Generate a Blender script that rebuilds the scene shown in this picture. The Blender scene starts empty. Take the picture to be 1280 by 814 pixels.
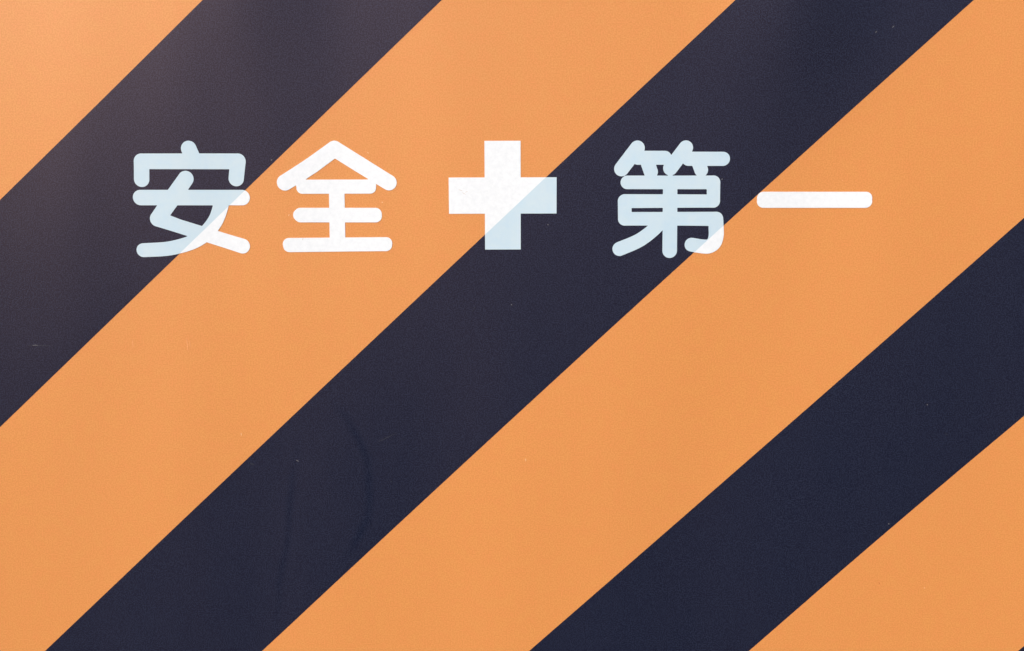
import bpy, math
import numpy as np
from mathutils import Matrix, Vector

scene = bpy.context.scene
C = scene.collection

# ---------------------------------------------------------------- camera
HEIGHT = 1.50                       # the cross on the board hangs 1.5 m above the ground
cam_data = bpy.data.cameras.new('camera')
cam = bpy.data.objects.new('camera', cam_data)
C.objects.link(cam)
cam_data.sensor_fit = 'HORIZONTAL'
cam_data.sensor_width = 36.0
cam_data.lens = 33.75
cam_data.clip_start = 0.02
cam_data.clip_end = 2000
# looking down at the board by 7.6 degrees
Rb = Matrix(((0.99999457, 0.00305309, -0.00124072),
             (-0.00286192, 0.99119058, 0.1324124),
             (0.00163405, -0.13240813, 0.99119394)))
TO_WORLD = Matrix(((1, 0, 0), (0, 0, -1), (0, 1, 0)))     # board (right, up, out) -> world
cam.matrix_world = Matrix.Translation((0.00965, -1.21437, HEIGHT - 0.00214)) @ (TO_WORLD @ Rb).to_4x4()
scene.camera = cam

# ---------------------------------------------------------------- sky and sun (soft daylight from behind, upper left)
SUN_EL, SUN_AZ = math.radians(33), math.radians(44)       # azimuth measured to the left of the viewer's back
world = bpy.data.worlds.new('World')
scene.world = world
world.use_nodes = True
wn = world.node_tree
wn.nodes.clear()
sky = wn.nodes.new('ShaderNodeTexSky')
sky.sky_type = 'NISHITA'
sky.sun_disc = False
sky.sun_elevation = SUN_EL
sky.sun_rotation = math.pi + SUN_AZ
sky.air_density = 1.0
sky.dust_density = 4.0
sky.ozone_density = 1.0
bg = wn.nodes.new('ShaderNodeBackground')
bg.inputs['Strength'].default_value = 0.12
wo = wn.nodes.new('ShaderNodeOutputWorld')
wn.links.new(sky.outputs[0], bg.inputs[0])
wn.links.new(bg.outputs[0], wo.inputs[0])

sun_data = bpy.data.lights.new('sun', 'SUN')
sun_data.energy = 2.6
sun_data.angle = math.radians(12)
sun_data.color = (1.0, 0.87, 0.77)
sun = bpy.data.objects.new('sun', sun_data)
C.objects.link(sun)
to_sun = Vector((-math.sin(SUN_AZ) * math.cos(SUN_EL), -math.cos(SUN_AZ) * math.cos(SUN_EL), math.sin(SUN_EL)))
sun.rotation_euler = (-to_sun).to_track_quat('-Z', 'Y').to_euler()
sun.location = to_sun * 20

vs = scene.view_settings
vs.view_transform = 'Standard'
vs.look = 'None'
vs.exposure = 0.25
vs.gamma = 1.0
vs.use_curve_mapping = False
scene.render.engine = 'CYCLES'
scene.cycles.max_bounces = 6

# stroke skeletons of the four characters and small wear marks, in cm on the board
STROKES = {'an': [(0, [(-39.05, 5.9, 0.97), (-38.64, 4.86, 0.97)]), (0, [(-45.11, 2.15, 0.96), (-45.01, 4.36, 0.96), (-38.88, 4.34, 0.97), (-33.0, 4.32, 0.97), (-33.3, 2.19, 0.95)]), (0, [(-45.37, -0.12, 0.96), (-32.65, -0.16, 0.96)]), (0, [(-39.6, 2.2, 0.98), (-41.36, -0.14, 1.02), (-43.35, -2.77, 0.98), (-40.82, -3.67, 0.87), (-34.45, -5.71, 0.91), (-32.85, -6.22, 0.94)]), (1, [(-35.24, -0.15, 0.95), (-35.37, -1.16, 0.95), (-35.97, -2.75, 0.93), (-36.88, -4.03, 0.93), (-38.11, -5.14, 0.91), (-39.54, -5.85, 0.89), (-41.17, -6.31, 0.88), (-42.75, -6.57, 0.88), (-45.36, -6.7, 0.87)])], 'zen': [(0, [(-27.24, 1.69, 1.0), (-25.39, 2.8, 1.02), (-23.7, 3.88, 1.02), (-20.93, 5.83, 0.99)]), (0, [(-20.93, 5.83, 0.99), (-17.87, 3.91, 0.99), (-14.23, 1.65, 0.97)]), (0, [(-25.13, 1.33, 0.71), (-16.54, 1.33, 0.71)]), (0, [(-25.1, 1.0, 0.71), (-16.57, 1.0, 0.71)]), (0, [(-25.56, -2.36, 0.78), (-16.0, -2.39, 0.78)]), (0, [(-25.42, -2.23, 0.78), (-15.98, -2.26, 0.78)]), (0, [(-25.43, -2.49, 0.78), (-15.98, -2.52, 0.78)]), (0, [(-20.78, 0.88, 0.97), (-20.85, -5.77, 0.98)]), (0, [(-26.99, -5.98, 0.76), (-14.72, -5.91, 0.76)]), (0, [(-26.96, -6.24, 0.76), (-14.75, -6.15, 0.76)])], 'dai': [(0, [(16.79, 5.81, 0.93), (14.86, 3.27, 0.93)]), (0, [(16.9, 4.62, 0.86), (20.23, 4.61, 0.86)]), (0, [(18.17, 3.83, 0.88), (18.52, 2.89, 0.88)]), (0, [(22.83, 5.84, 0.9), (20.96, 3.34, 0.91)]), (0, [(23.19, 4.48, 0.87), (27.5, 4.46, 0.87)]), (0, [(24.53, 3.81, 0.86), (24.81, 3.09, 0.86)]), (0, [(15.59, 1.59, 0.84), (21.04, 1.57, 0.84), (26.38, 1.56, 0.85), (26.44, -0.76, 0.82), (21.08, -0.74, 0.84), (15.31, -0.74, 0.87), (15.34, -2.94, 0.85), (21.13, -2.95, 0.85), (26.82, -2.98, 0.89)]), (1, [(26.82, -2.98, 0.89), (26.85, -4.0, 0.94), (26.88, -5.11, 0.94), (26.61, -6.0, 0.92), (25.93, -6.44, 0.89), (24.99, -6.41, 0.87), (23.8, -6.21, 0.87)]), (0, [(20.96, 1.57, 0.89), (21.0, -0.89, 0.91), (21.06, -6.96, 0.92)]), (1, [(20.06, -3.2, 0.82), (18.84, -4.44, 0.85), (17.09, -5.7, 0.87), (14.72, -6.72, 0.89)])], 'ichi': [(0, [(32.69, -0.42, 0.8), (45.55, -0.46, 0.8)]), (0, [(32.7, -0.82, 0.8), (45.56, -0.86, 0.8)])]}
MARKS = [(-60.2, -18.8, -59.48, -18.8, 0.13, 0), (-60.99, -18.83, -57.51, -18.84, 0.06, 1), (-40.46, -17.86, -40.34, -19.72, 0.11, 2), (-40.09, -18.17, -40.04, -19.2, 0.08, 2), (-47.39, -18.04, -47.36, -19.28, 0.08, 2), (2.8, -33.86, 2.87, -34.29, 0.11, 3), (54.64, -26.87, 54.77, -26.97, 0.13, 0), (57.2, -30.74, 57.62, -30.95, 0.08, 1), (50.45, -42.82, 50.6, -42.93, 0.16, 0), (55.63, -51.64, 55.74, -51.75, 0.14, 3), (49.59, -50.84, 49.72, -51.18, 0.1, 4), (47.82, 20.27, 48.1, 20.49, 0.1, 0), (45.81, 19.65, 45.95, 19.88, 0.1, 0), (27.38, 1.86, 27.51, 2.06, 0.11, 0), (42.47, 1.84, 42.58, 1.68, 0.12, 2), (-27.02, -33.98, -26.61, -34.19, 0.1, 0), (-33.06, -34.39, -32.45, -34.6, 0.12, 1), (-14.75, -36.86, -14.65, -36.97, 0.12, 1), (-34.01, -30.33, -33.97, -30.76, 0.1, 3), (-16.57, -31.77, -13.85, -30.4, 0.07, 1), (-16.83, 5.45, -16.7, 5.23, 0.1, 3), (-15.19, -0.73, -15.01, -0.86, 0.12, 3), (-26.96, -2.48, -26.81, -2.24, 0.11, 3), (-28.88, 4.39, -28.72, 4.59, 0.11, 0), (-25.31, -5.52, -25.14, -5.22, 0.09, 5), (-5.55, 0.78, -4.95, 0.56, 0.07, 5), (-5.1, 0.42, -4.6, 0.12, 0.07, 5), (-4.75, 0.42, -4.35, 0.52, 0.06, 5), (5.61, -3.6, 5.76, -3.7, 0.13, 0), (1.0, -13.69, 1.15, -13.84, 0.14, 0), (-3.79, -14.24, -3.54, -14.08, 0.09, 1), (-3.92, -14.57, -3.82, -14.37, 0.09, 1)]

# ---------------------------------------------------------------- node helpers
class Nodes:
    def __init__(self, name):
        self.m = bpy.data.materials.new(name)
        self.m.use_nodes = True
        self.t = self.m.node_tree
        self.t.nodes.clear()
        self.out = self.t.nodes.new('ShaderNodeOutputMaterial')
        self.bsdf = self.t.nodes.new('ShaderNodeBsdfPrincipled')
        self.t.links.new(self.bsdf.outputs[0], self.out.inputs[0])
        self.co = self.t.nodes.new('ShaderNodeTexCoord').outputs['Object']

    def put(self, sock, v):
        if isinstance(v, bpy.types.NodeSocket):
            self.t.links.new(v, sock)
        elif isinstance(v, (tuple, list)):
            n = len(sock.default_value)
            sock.default_value = (tuple(v) + (1.0,))[:n]
        else:
            sock.default_value = v

    def math(self, op, a, b=0.0, clamp=False):
        n = self.t.nodes.new('ShaderNodeMath')
        n.operation = op
        n.use_clamp = clamp
        self.put(n.inputs[0], a)
        self.put(n.inputs[1], b)
        return n.outputs[0]

    def noise(self, scale, detail=2.0, rough=0.5, stretch=(1, 1, 1), seed=0.0):
        mp = self.t.nodes.new('ShaderNodeMapping')
        mp.inputs['Scale'].default_value = stretch
        mp.inputs['Location'].default_value = (seed, seed * 0.7, seed * 1.3)
        self.t.links.new(self.co, mp.inputs[0])
        n = self.t.nodes.new('ShaderNodeTexNoise')
        self.t.links.new(mp.outputs[0], n.inputs['Vector'])
        n.inputs['Scale'].default_value = scale
        n.inputs['Detail'].default_value = detail
        n.inputs['Roughness'].default_value = rough
        return n.outputs['Fac']

    def remap(self, v, a, b, c, d):
        n = self.t.nodes.new('ShaderNodeMapRange')
        for i, x in enumerate((v, a, b, c, d)):
            self.put(n.inputs[i], x)
        return n.outputs[0]

    def mix(self, f, a, b, kind='MIX'):
        n = self.t.nodes.new('ShaderNodeMix')
        n.data_type = 'RGBA'
        n.blend_type = kind
        self.put(n.inputs[0], f)
        self.put(n.inputs[6], a)
        self.put(n.inputs[7], b)
        return n.outputs[2]

    def bump(self, height, dist, strength=1.0, normal=None):
        n = self.t.nodes.new('ShaderNodeBump')
        n.inputs['Strength'].default_value = strength
        n.inputs['Distance'].default_value = dist
        self.t.links.new(height, n.inputs['Height'])
        if normal is not None:
            self.t.links.new(normal, n.inputs['Normal'])
        return n.outputs[0]

    def xyz(self):
        n = self.t.nodes.new('ShaderNodeSeparateXYZ')
        self.t.links.new(self.co, n.inputs[0])
        return n.outputs[0], n.outputs[1], n.outputs[2]


def sheet_relief(N, grain=1.0, wave=0.025):
    """The gentle unevenness of a thin printed sheet: slow vertical waves and a fine skin."""
    waves = N.noise(2.2, 2.0, 0.5, (1.0, 1.0, 0.28), 3.1)
    nb = N.bump(waves, wave, 1.0)
    # two shallow swellings added near the top, shaped to give darker reflections
    x, y, z = N.xyz()
    for u, v, su, sv, amp in ((0.375, 0.275, 0.06, 0.10, 0.012), (-0.31, 0.30, 0.06, 0.08, 0.004)):
        a = N.math('DIVIDE', N.math('SUBTRACT', x, u), su)
        b = N.math('DIVIDE', N.math('SUBTRACT', z, HEIGHT + v), sv)
        r2 = N.math('ADD', N.math('MULTIPLY', a, a), N.math('MULTIPLY', b, b))
        nb = N.bump(N.math('EXPONENT', N.math('MULTIPLY', r2, -0.5)), amp, 1.0, nb)
    skin = N.noise(620.0, 1.0, 0.6, (1, 1, 1), 5.0)
    return N.bump(skin, 0.00012 * grain, 1.0, nb)


def orange_paint():
    N = Nodes('orange_sheet')
    big = N.noise(2.6, 3.0, 0.5, (1, 1, 0.6), 1.7)
    fine = N.noise(560.0, 0.0, 0.5, seed=9.0)
    col = N.mix(N.remap(big, 0.3, 0.7, 0.0, 1.0), ORANGE_A, ORANGE_B)
    blot = N.noise(70.0, 2.0, 0.5, seed=12.0)
    col = N.mix(N.remap(blot, 0.35, 0.65, 0.0, 0.8), col, ORANGE_C)
    col = N.mix(N.remap(fine, 0.32, 0.68, 0.0, 1.0), col, ORANGE_D)
    N.put(N.bsdf.inputs['Base Color'], col)
    N.put(N.bsdf.inputs['Roughness'], N.remap(big, 0.3, 0.7, 0.42, 0.50))
    N.put(N.bsdf.inputs['Specular IOR Level'], 0.5)
    N.put(N.bsdf.inputs['Normal'], sheet_relief(N, 0.8, 0.015))
    return N.m


def black_paint():
    N = Nodes('black_stripe_film')
    x, y, z = N.xyz()
    big = N.noise(3.4, 3.0, 0.55, (1.3, 1, 0.45), 4.4)
    fine = N.noise(700.0, 0.0, 0.5, seed=2.0)
    col = N.mix(N.remap(big, 0.35, 0.65, 0.0, 1.0), BLACK_A, BLACK_B)
    col = N.mix(N.remap(fine, 0.38, 0.72, 0.0, 1.2), col, BLACK_C)
    N.put(N.bsdf.inputs['Base Color'], col)
    # crease ring and upright fold: their dark reflection put in as lowered gloss
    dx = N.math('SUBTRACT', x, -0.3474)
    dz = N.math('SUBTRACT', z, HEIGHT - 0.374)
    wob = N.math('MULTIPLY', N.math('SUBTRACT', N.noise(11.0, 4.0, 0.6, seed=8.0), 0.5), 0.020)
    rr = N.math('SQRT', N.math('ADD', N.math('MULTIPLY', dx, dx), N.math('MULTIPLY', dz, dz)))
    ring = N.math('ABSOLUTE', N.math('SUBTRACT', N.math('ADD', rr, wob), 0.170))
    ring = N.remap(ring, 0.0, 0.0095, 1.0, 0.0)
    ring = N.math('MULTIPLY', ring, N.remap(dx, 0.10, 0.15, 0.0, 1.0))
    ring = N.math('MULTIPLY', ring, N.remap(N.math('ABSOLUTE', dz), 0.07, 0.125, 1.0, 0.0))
    fold_shade = N.math('ABSOLUTE', N.math('SUBTRACT', N.math('ADD', N.math('ADD', x, wob), N.math('MULTIPLY', N.math('SUBTRACT', z, HEIGHT - 0.44), -0.16)), -0.2855))
    fold_shade = N.remap(fold_shade, 0.0, 0.008, 1.0, 0.0)
    fold_shade = N.math('MULTIPLY', fold_shade, N.remap(N.math('ABSOLUTE', N.math('SUBTRACT', z, HEIGHT - 0.44)), 0.05, 0.15, 0.8, 0.0))
    crease_shade = N.math('MAXIMUM', ring, fold_shade)
    N.put(N.bsdf.inputs['Specular IOR Level'], N.math('SUBTRACT', 0.48, N.math('MULTIPLY', N.math('MULTIPLY', crease_shade, N.remap(N.noise(22.0, 3.0, 0.6, seed=15.0), 0.3, 0.65, 0.45, 1.0)), 0.25)))
    N.put(N.bsdf.inputs['Roughness'], N.remap(big, 0.3, 0.7, 0.33, 0.41))
    N.put(N.bsdf.inputs['Specular Tint'], (1.0, 0.75, 0.88))        # warm reflected veil put into the sheen colour
    N.put(N.bsdf.inputs['Normal'], sheet_relief(N, 0.85))
    return N.m


def letter_film(name, edge, dark_below):
    """White lettering film. It is thin: where it lies over the black stripe the black shows through as pale blue."""
    N = Nodes(name)
    x, y, z = N.xyz()
    mott = N.noise(150.0, 4.0, 0.65, seed=6.0)
    blot = N.noise(26.0, 3.0, 0.6, seed=1.0)
    white = N.mix(N.remap(mott, 0.35, 0.75, 0.0, 0.7), WHITE_A, WHITE_B)
    pale = N.mix(N.remap(blot, 0.35, 0.65, 0.0, 1.0), PALE_A, PALE_B)
    pale = N.mix(N.remap(mott, 0.35, 0.75, 0.0, 0.35), pale, PALE_C)
    if edge is None:
        col = white
    else:
        th, off = edge
        d = N.math('SUBTRACT', N.math('MULTIPLY', x, math.sin(th)),
                   N.math('MULTIPLY', N.math('SUBTRACT', z, HEIGHT), math.cos(th)))
        d = N.math('SUBTRACT', d, off * 0.01)
        s = 1.0 if dark_below else -1.0
        col = N.mix(N.remap(N.math('MULTIPLY', d, s), -0.0004, 0.0004, 0.0, 1.0), white, pale)
    N.put(N.bsdf.inputs['Base Color'], col)
    N.put(N.bsdf.inputs['Roughness'], 0.5)
    N.put(N.bsdf.inputs['Specular IOR Level'], 0.4)
    N.put(N.bsdf.inputs['Normal'], sheet_relief(N, 0.6))
    return N.m


def plain(name, col, rough=0.6):
    N = Nodes(name)
    f = N.noise(900.0, 1.0)
    N.put(N.bsdf.inputs['Base Color'], N.mix(f, tuple(c * 0.85 for c in col), col))
    N.put(N.bsdf.inputs['Roughness'], rough)
    return N.m


def ground_material():
    N = Nodes('asphalt_ground')
    a = N.noise(1.4, 5.0, 0.6)
    b = N.noise(90.0, 3.0, 0.6)
    col = N.mix(a, (0.045, 0.045, 0.047), (0.07, 0.07, 0.07))
    col = N.mix(N.remap(b, 0.3, 0.7, 0.0, 0.5), col, (0.03, 0.03, 0.031))
    N.put(N.bsdf.inputs['Base Color'], col)
    N.put(N.bsdf.inputs['Roughness'], 0.9)
    N.put(N.bsdf.inputs['Normal'], N.bump(b, 0.002))
    return N.m


# real-world base colours
ORANGE_A = (0.675, 0.304, 0.090)
ORANGE_B = (0.645, 0.286, 0.094)
ORANGE_C = (0.670, 0.268, 0.090)
ORANGE_D = (0.600, 0.245, 0.068)
BLACK_A = (0.002, 0.005, 0.019)
BLACK_B = (0.003, 0.005, 0.018)
BLACK_C = (0.016, 0.024, 0.052)
WHITE_A = (0.765, 0.845, 0.935)
WHITE_B = (0.650, 0.735, 0.83)
PALE_A = (0.460, 0.640, 0.80)
PALE_B = (0.505, 0.660, 0.79)
PALE_C = (0.56, 0.70, 0.79)

# ---------------------------------------------------------------- mesh helpers (board plane in cm: u right, v up, w out)
def W(u, v, w=0.0):
    return (u * 0.01, -w * 0.01, HEIGHT + v * 0.01)


def link(name, mesh, mat, parent=None):
    o = bpy.data.objects.new(name, mesh)
    if mat is not None:
        mesh.materials.append(mat)
    C.objects.link(o)
    o.parent = parent
    return o


def filled(name, loops, w_back, w_front):
    """Closed outlines (holes included) filled and given thickness."""
    cu = bpy.data.curves.new(name, 'CURVE')
    cu.dimensions = '2D'
    cu.fill_mode = 'BOTH'
    cu.extrude = (w_front - w_back) / 2
    for lp in loops:
        sp = cu.splines.new('POLY')
        sp.points.add(len(lp) - 1)
        for q, (a, b) in zip(sp.points, lp):
            q.co = (a, b, 0, 1)
        sp.use_cyclic_u = True
    tmp = bpy.data.objects.new(name, cu)
    me = bpy.data.meshes.new_from_object(tmp)
    bpy.data.objects.remove(tmp)
    bpy.data.curves.remove(cu)
    mid = (w_front + w_back) / 2
    for vtx in me.vertices:
        a, b, c = vtx.co
        vtx.co = W(a, b, c + mid)
    me.name = name
    me.update()
    return me


def spline(pts, n=8):
    P = [np.array(q, float) for q in pts]
    P = [2 * P[0] - P[1]] + P + [2 * P[-1] - P[-2]]
    out = []
    for i in range(1, len(P) - 2):
        for k in range(n):
            t = k / n
            a, b, c, d = P[i - 1:i + 3]
            out.append(0.5 * (2 * b + (c - a) * t + (2 * a - 5 * b + 4 * c - d) * t * t + (3 * b - a - 3 * c + d) * t ** 3))
    out.append(P[-2])
    return out


def outline(strokes, cell=0.07, k=0.05):
    """Round-ended brush strokes of a gothic typeface merged into clean cut outlines."""
    segs = []
    for curved, pts in strokes:
        pp = spline(pts) if curved else [np.array(q, float) for q in pts]
        segs += list(zip(pp[:-1], pp[1:]))
    allp = np.array([q for s in segs for q in s])
    x0, y0 = allp[:, :2].min(0) - 1.4
    x1, y1 = allp[:, :2].max(0) + 1.4
    xs = np.arange(x0, x1 + cell, cell)
    ys = np.arange(y0, y1 + cell, cell)
    X, Y = np.meshgrid(xs, ys, indexing='ij')
    D = np.full(X.shape, 9.0)
    for a, b in segs:
        d = b[:2] - a[:2]
        t = np.clip(((X - a[0]) * d[0] + (Y - a[1]) * d[1]) / (d @ d + 1e-12), 0, 1)
        e = np.hypot(X - a[0] - t * d[0], Y - a[1] - t * d[1]) - (a[2] + t * (b[2] - a[2]))
        h = np.clip(0.5 + 0.5 * (D - e) / k, 0, 1)
        D = D * (1 - h) + e * h - k * 0.5 * h * (1 - h) * (np.abs(D - e) < k)
    S = D < 0
    nxt = {}
    pos = {}

    def cut(i, j, i2, j2):
        key = (min(i, i2), min(j, j2), int(i != i2))
        if key not in pos:
            a, b = D[i, j], D[i2, j2]
            t = a / (a - b)
            pos[key] = (xs[i] + (xs[i2] - xs[i]) * t, ys[j] + (ys[j2] - ys[j]) * t)
        return key
    mixed = S[:-1, :-1].astype(int) + S[1:, :-1] + S[1:, 1:] + S[:-1, 1:]
    for i, j in zip(*np.where((mixed > 0) & (mixed < 4))):
        c = [(i, j), (i + 1, j), (i + 1, j + 1), (i, j + 1)]
        ins, outs = [], []
        for q in range(4):
            p, r = c[q], c[(q + 1) % 4]
            if S[p] and not S[r]:
                outs.append((q, cut(*p, *r)))
            if not S[p] and S[r]:
                ins.append((q, cut(*p, *r)))
        for q, key in outs:                       # walk with the inside on the left
            best = min(ins, key=lambda e: (e[0] - q) % 4)
            nxt[key] = best[1]
    loops = []
    while nxt:
        start, cur = next(iter(nxt.items()))
        del nxt[start]
        lp = [pos[start]]
        while cur != start:
            lp.append(pos[cur])
            cur = nxt.pop(cur)
        lp = simplify(lp, 0.004)
        if len(lp) > 3:
            loops.append(lp)
    return loops


def simplify(lp, tol):
    P = np.array(lp)

    def dp(a, b):
        if b - a < 2:
            return []
        d = P[b % len(P)] - P[a]
        n = np.array([-d[1], d[0]]) / (np.hypot(*d) + 1e-12)
        q = np.abs((P[a + 1:b] - P[a]) @ n)
        m = int(q.argmax())
        if q[m] < tol:
            return []
        m += a + 1
        return dp(a, m) + [m] + dp(m, b)
    h = len(P) // 2
    idx = [0] + dp(0, h) + [h] + dp(h, len(P))
    return [tuple(P[i]) for i in idx]


# ---------------------------------------------------------------- the setting
me = bpy.data.meshes.new('ground')
G = 40.0
me.from_pydata([(-G, -G, 0), (G, -G, 0), (G, G, 0), (-G, G, 0)], [], [(0, 1, 2, 3)])
ground = link('ground', me, ground_material())
ground['kind'] = 'structure'

# ---------------------------------------------------------------- the sign
U0, U1, V0, V1 = -130.0, 130.0, -150.0, 62.0        # extent of the board in cm
sign = bpy.data.objects.new('safety_sign', None)
sign['label'] = 'orange and black diagonally striped safety board with large white lettering and cross'
sign['category'] = 'sign'
C.objects.link(sign)

orange = orange_paint()
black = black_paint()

import bmesh
bm = bmesh.new()
bmesh.ops.create_cube(bm, size=1.0)
for v in bm.verts:
    v.co = W(U0 + (v.co.x + 0.5) * (U1 - U0), V0 + (v.co.z + 0.5) * (V1 - V0), -2.0 + (0.5 - v.co.y) * 2.0)
bmesh.ops.bevel(bm, geom=list(bm.edges), offset=0.003, segments=3, affect='EDGES', profile=0.5)
bmesh.ops.recalc_face_normals(bm, faces=bm.faces)
me = bpy.data.meshes.new('panel')
bm.to_mesh(me)
bm.free()
panel = link('panel', me, orange, sign)

# stripe edges: angle, offset and slight bow of each cut, continued at the same pitch beyond
TH, OFF, WID, PITCH = 0.7475, -42.374, 19.822, 44.502
MEASURED = {
    0: (0.7390, -42.15, (-0.000134, -0.00757, -0.082475), -46.8, -11.0),
    1: (0.7438, -22.40, (-0.000012, -0.000667, 0.001733), -67.9, 10.6),
    2: (0.7498, 2.10, (0.000042, 0.002157, -0.068917), -85.9, 37.0),
    3: (0.7488, 21.86, (0.000096, 0.000359, -0.184084), -64.7, 58.2),
    4: (0.7442, 46.64, (-0.000054, 0.000402, 0.055481), -38.5, 46.3),
    5: (0.7459, 66.50, (0.000325, -0.004396, -0.082756), -17.0, 30.1),
}


def edge_points(i):
    th, off, q, s0, s1 = MEASURED.get(i, (TH, OFF + (i // 2) * PITCH + (i % 2) * WID, (0, 0, 0), 0, 1))
    pts = []
    for s in np.arange(-260, 261, 8.0):
        sc = min(max(s, s0), s1)
        o = off + (q[0] * sc * sc + q[1] * sc + q[2] if i in MEASURED else 0)
        pts.append((s * math.cos(th) + o * math.sin(th), s * math.sin(th) - o * math.cos(th)))
    return pts


def clip(poly, axis, lim, keep_less):
    out = []
    for a, b in zip(poly, poly[1:] + poly[:1]):
        ia = (a[axis] <= lim) == keep_less
        ib = (b[axis] <= lim) == keep_less
        if ia:
            out.append(a)
        if ia != ib:
            t = (lim - a[axis]) / (b[axis] - a[axis])
            out.append((a[0] + t * (b[0] - a[0]), a[1] + t * (b[1] - a[1])))
    return out


M = 0.35
for k in range(-3, 6):
    poly = edge_points(2 * k) + edge_points(2 * k + 1)[::-1]
    for axis, lim, less in ((0, U0 + M, False), (0, U1 - M, True), (1, V0 + M, False), (1, V1 - M, True)):
        if poly:
            poly = clip(poly, axis, lim, less)
    if len(poly) > 2:
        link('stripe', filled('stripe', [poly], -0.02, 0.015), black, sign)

# lettering
CHARS = [('an', 'character_an', 'white character for peace, pale blue over the black stripe', 1, False),
         ('zen', 'character_zen', 'white character for whole, under a peaked roof stroke', None, False),
         ('dai', 'character_dai', 'white many-stroked ordinal character, pale blue over black', 3, False),
         ('ichi', 'character_ichi', 'white single-bar character for one', None, False)]
for key, nm, lab, e, below in CHARS:
    edge = None
    if e is not None:
        th, off, q, s0, s1 = MEASURED[e]
        s = {1: -26.0, 3: 16.0}[e]
        edge = (th, off + q[0] * s * s + q[1] * s + q[2])
    mat = letter_film('white_letter_film_' + key, edge, below)
    o = link('character', filled('character', outline(STROKES[key]), 0.005, 0.04), mat, sign)
    o['label'] = lab

A = 4.5
cross = [(-.5, 1.5), (-.5, .5), (-1.5, .5), (-1.5, -.5), (-.5, -.5), (-.5, -1.5), (.5, -1.5), (.5, -.5), (1.5, -.5), (1.5, .5), (.5, .5), (.5, 1.5)]
th, off, q, s0, s1 = MEASURED[2]
o = link('cross', filled('cross', [[(a * A, b * A) for a, b in cross]], 0.005, 0.04),
         letter_film('white_cross_film', (th, off + q[2]), True), sign)
o['label'] = 'white equal-armed cross, its lower right pale blue over the black stripe'

# small scratches, chips and specks
MARK_MATS = [plain('bare_grey_chip', (0.15, 0.15, 0.175)), plain('faint_grey_scuff', (0.030, 0.034, 0.055)),
             plain('faint_pale_rub', (0.80, 0.38, 0.16)), plain('pale_chip', (0.80, 0.52, 0.30)),
             plain('brown_speck', (0.50, 0.14, 0.04)), plain('grey_scratch', (0.62, 0.62, 0.64))]
by = {}
for a, b, c, d, w, k in MARKS:
    by.setdefault(k, []).append((a, b, c, d, w))
for k, items in by.items():
    vv, ff = [], []
    hgt = 0.05 if k == 5 else 0.024
    for a, b, c, d, w in items:
        t = np.array([c - a, d - b])
        ln = np.hypot(*t) + 1e-9
        t /= ln
        n = np.array([-t[1], t[0]]) * w * 0.5
        p = [np.array([a, b]) + t * ln * f + n * g for f, g in ((0, 0), (.3, -1), (.75, -.8), (1, 0), (.6, .9), (.2, .7))]
        i0 = len(vv)
        vv += [W(q[0], q[1], hgt) for q in p] + [W(q[0], q[1], 0.0) for q in p]
        ff.append([i0 + i for i in range(6)])
        ff += [[i0 + (i + 1) % 6, i0 + i, i0 + 6 + i, i0 + 6 + (i + 1) % 6] for i in range(6)]
    me = bpy.data.meshes.new('wear_marks')
    me.from_pydata(vv, [], ff)
    o = link('wear_marks', me, MARK_MATS[k], sign)
    o['kind'] = 'stuff'
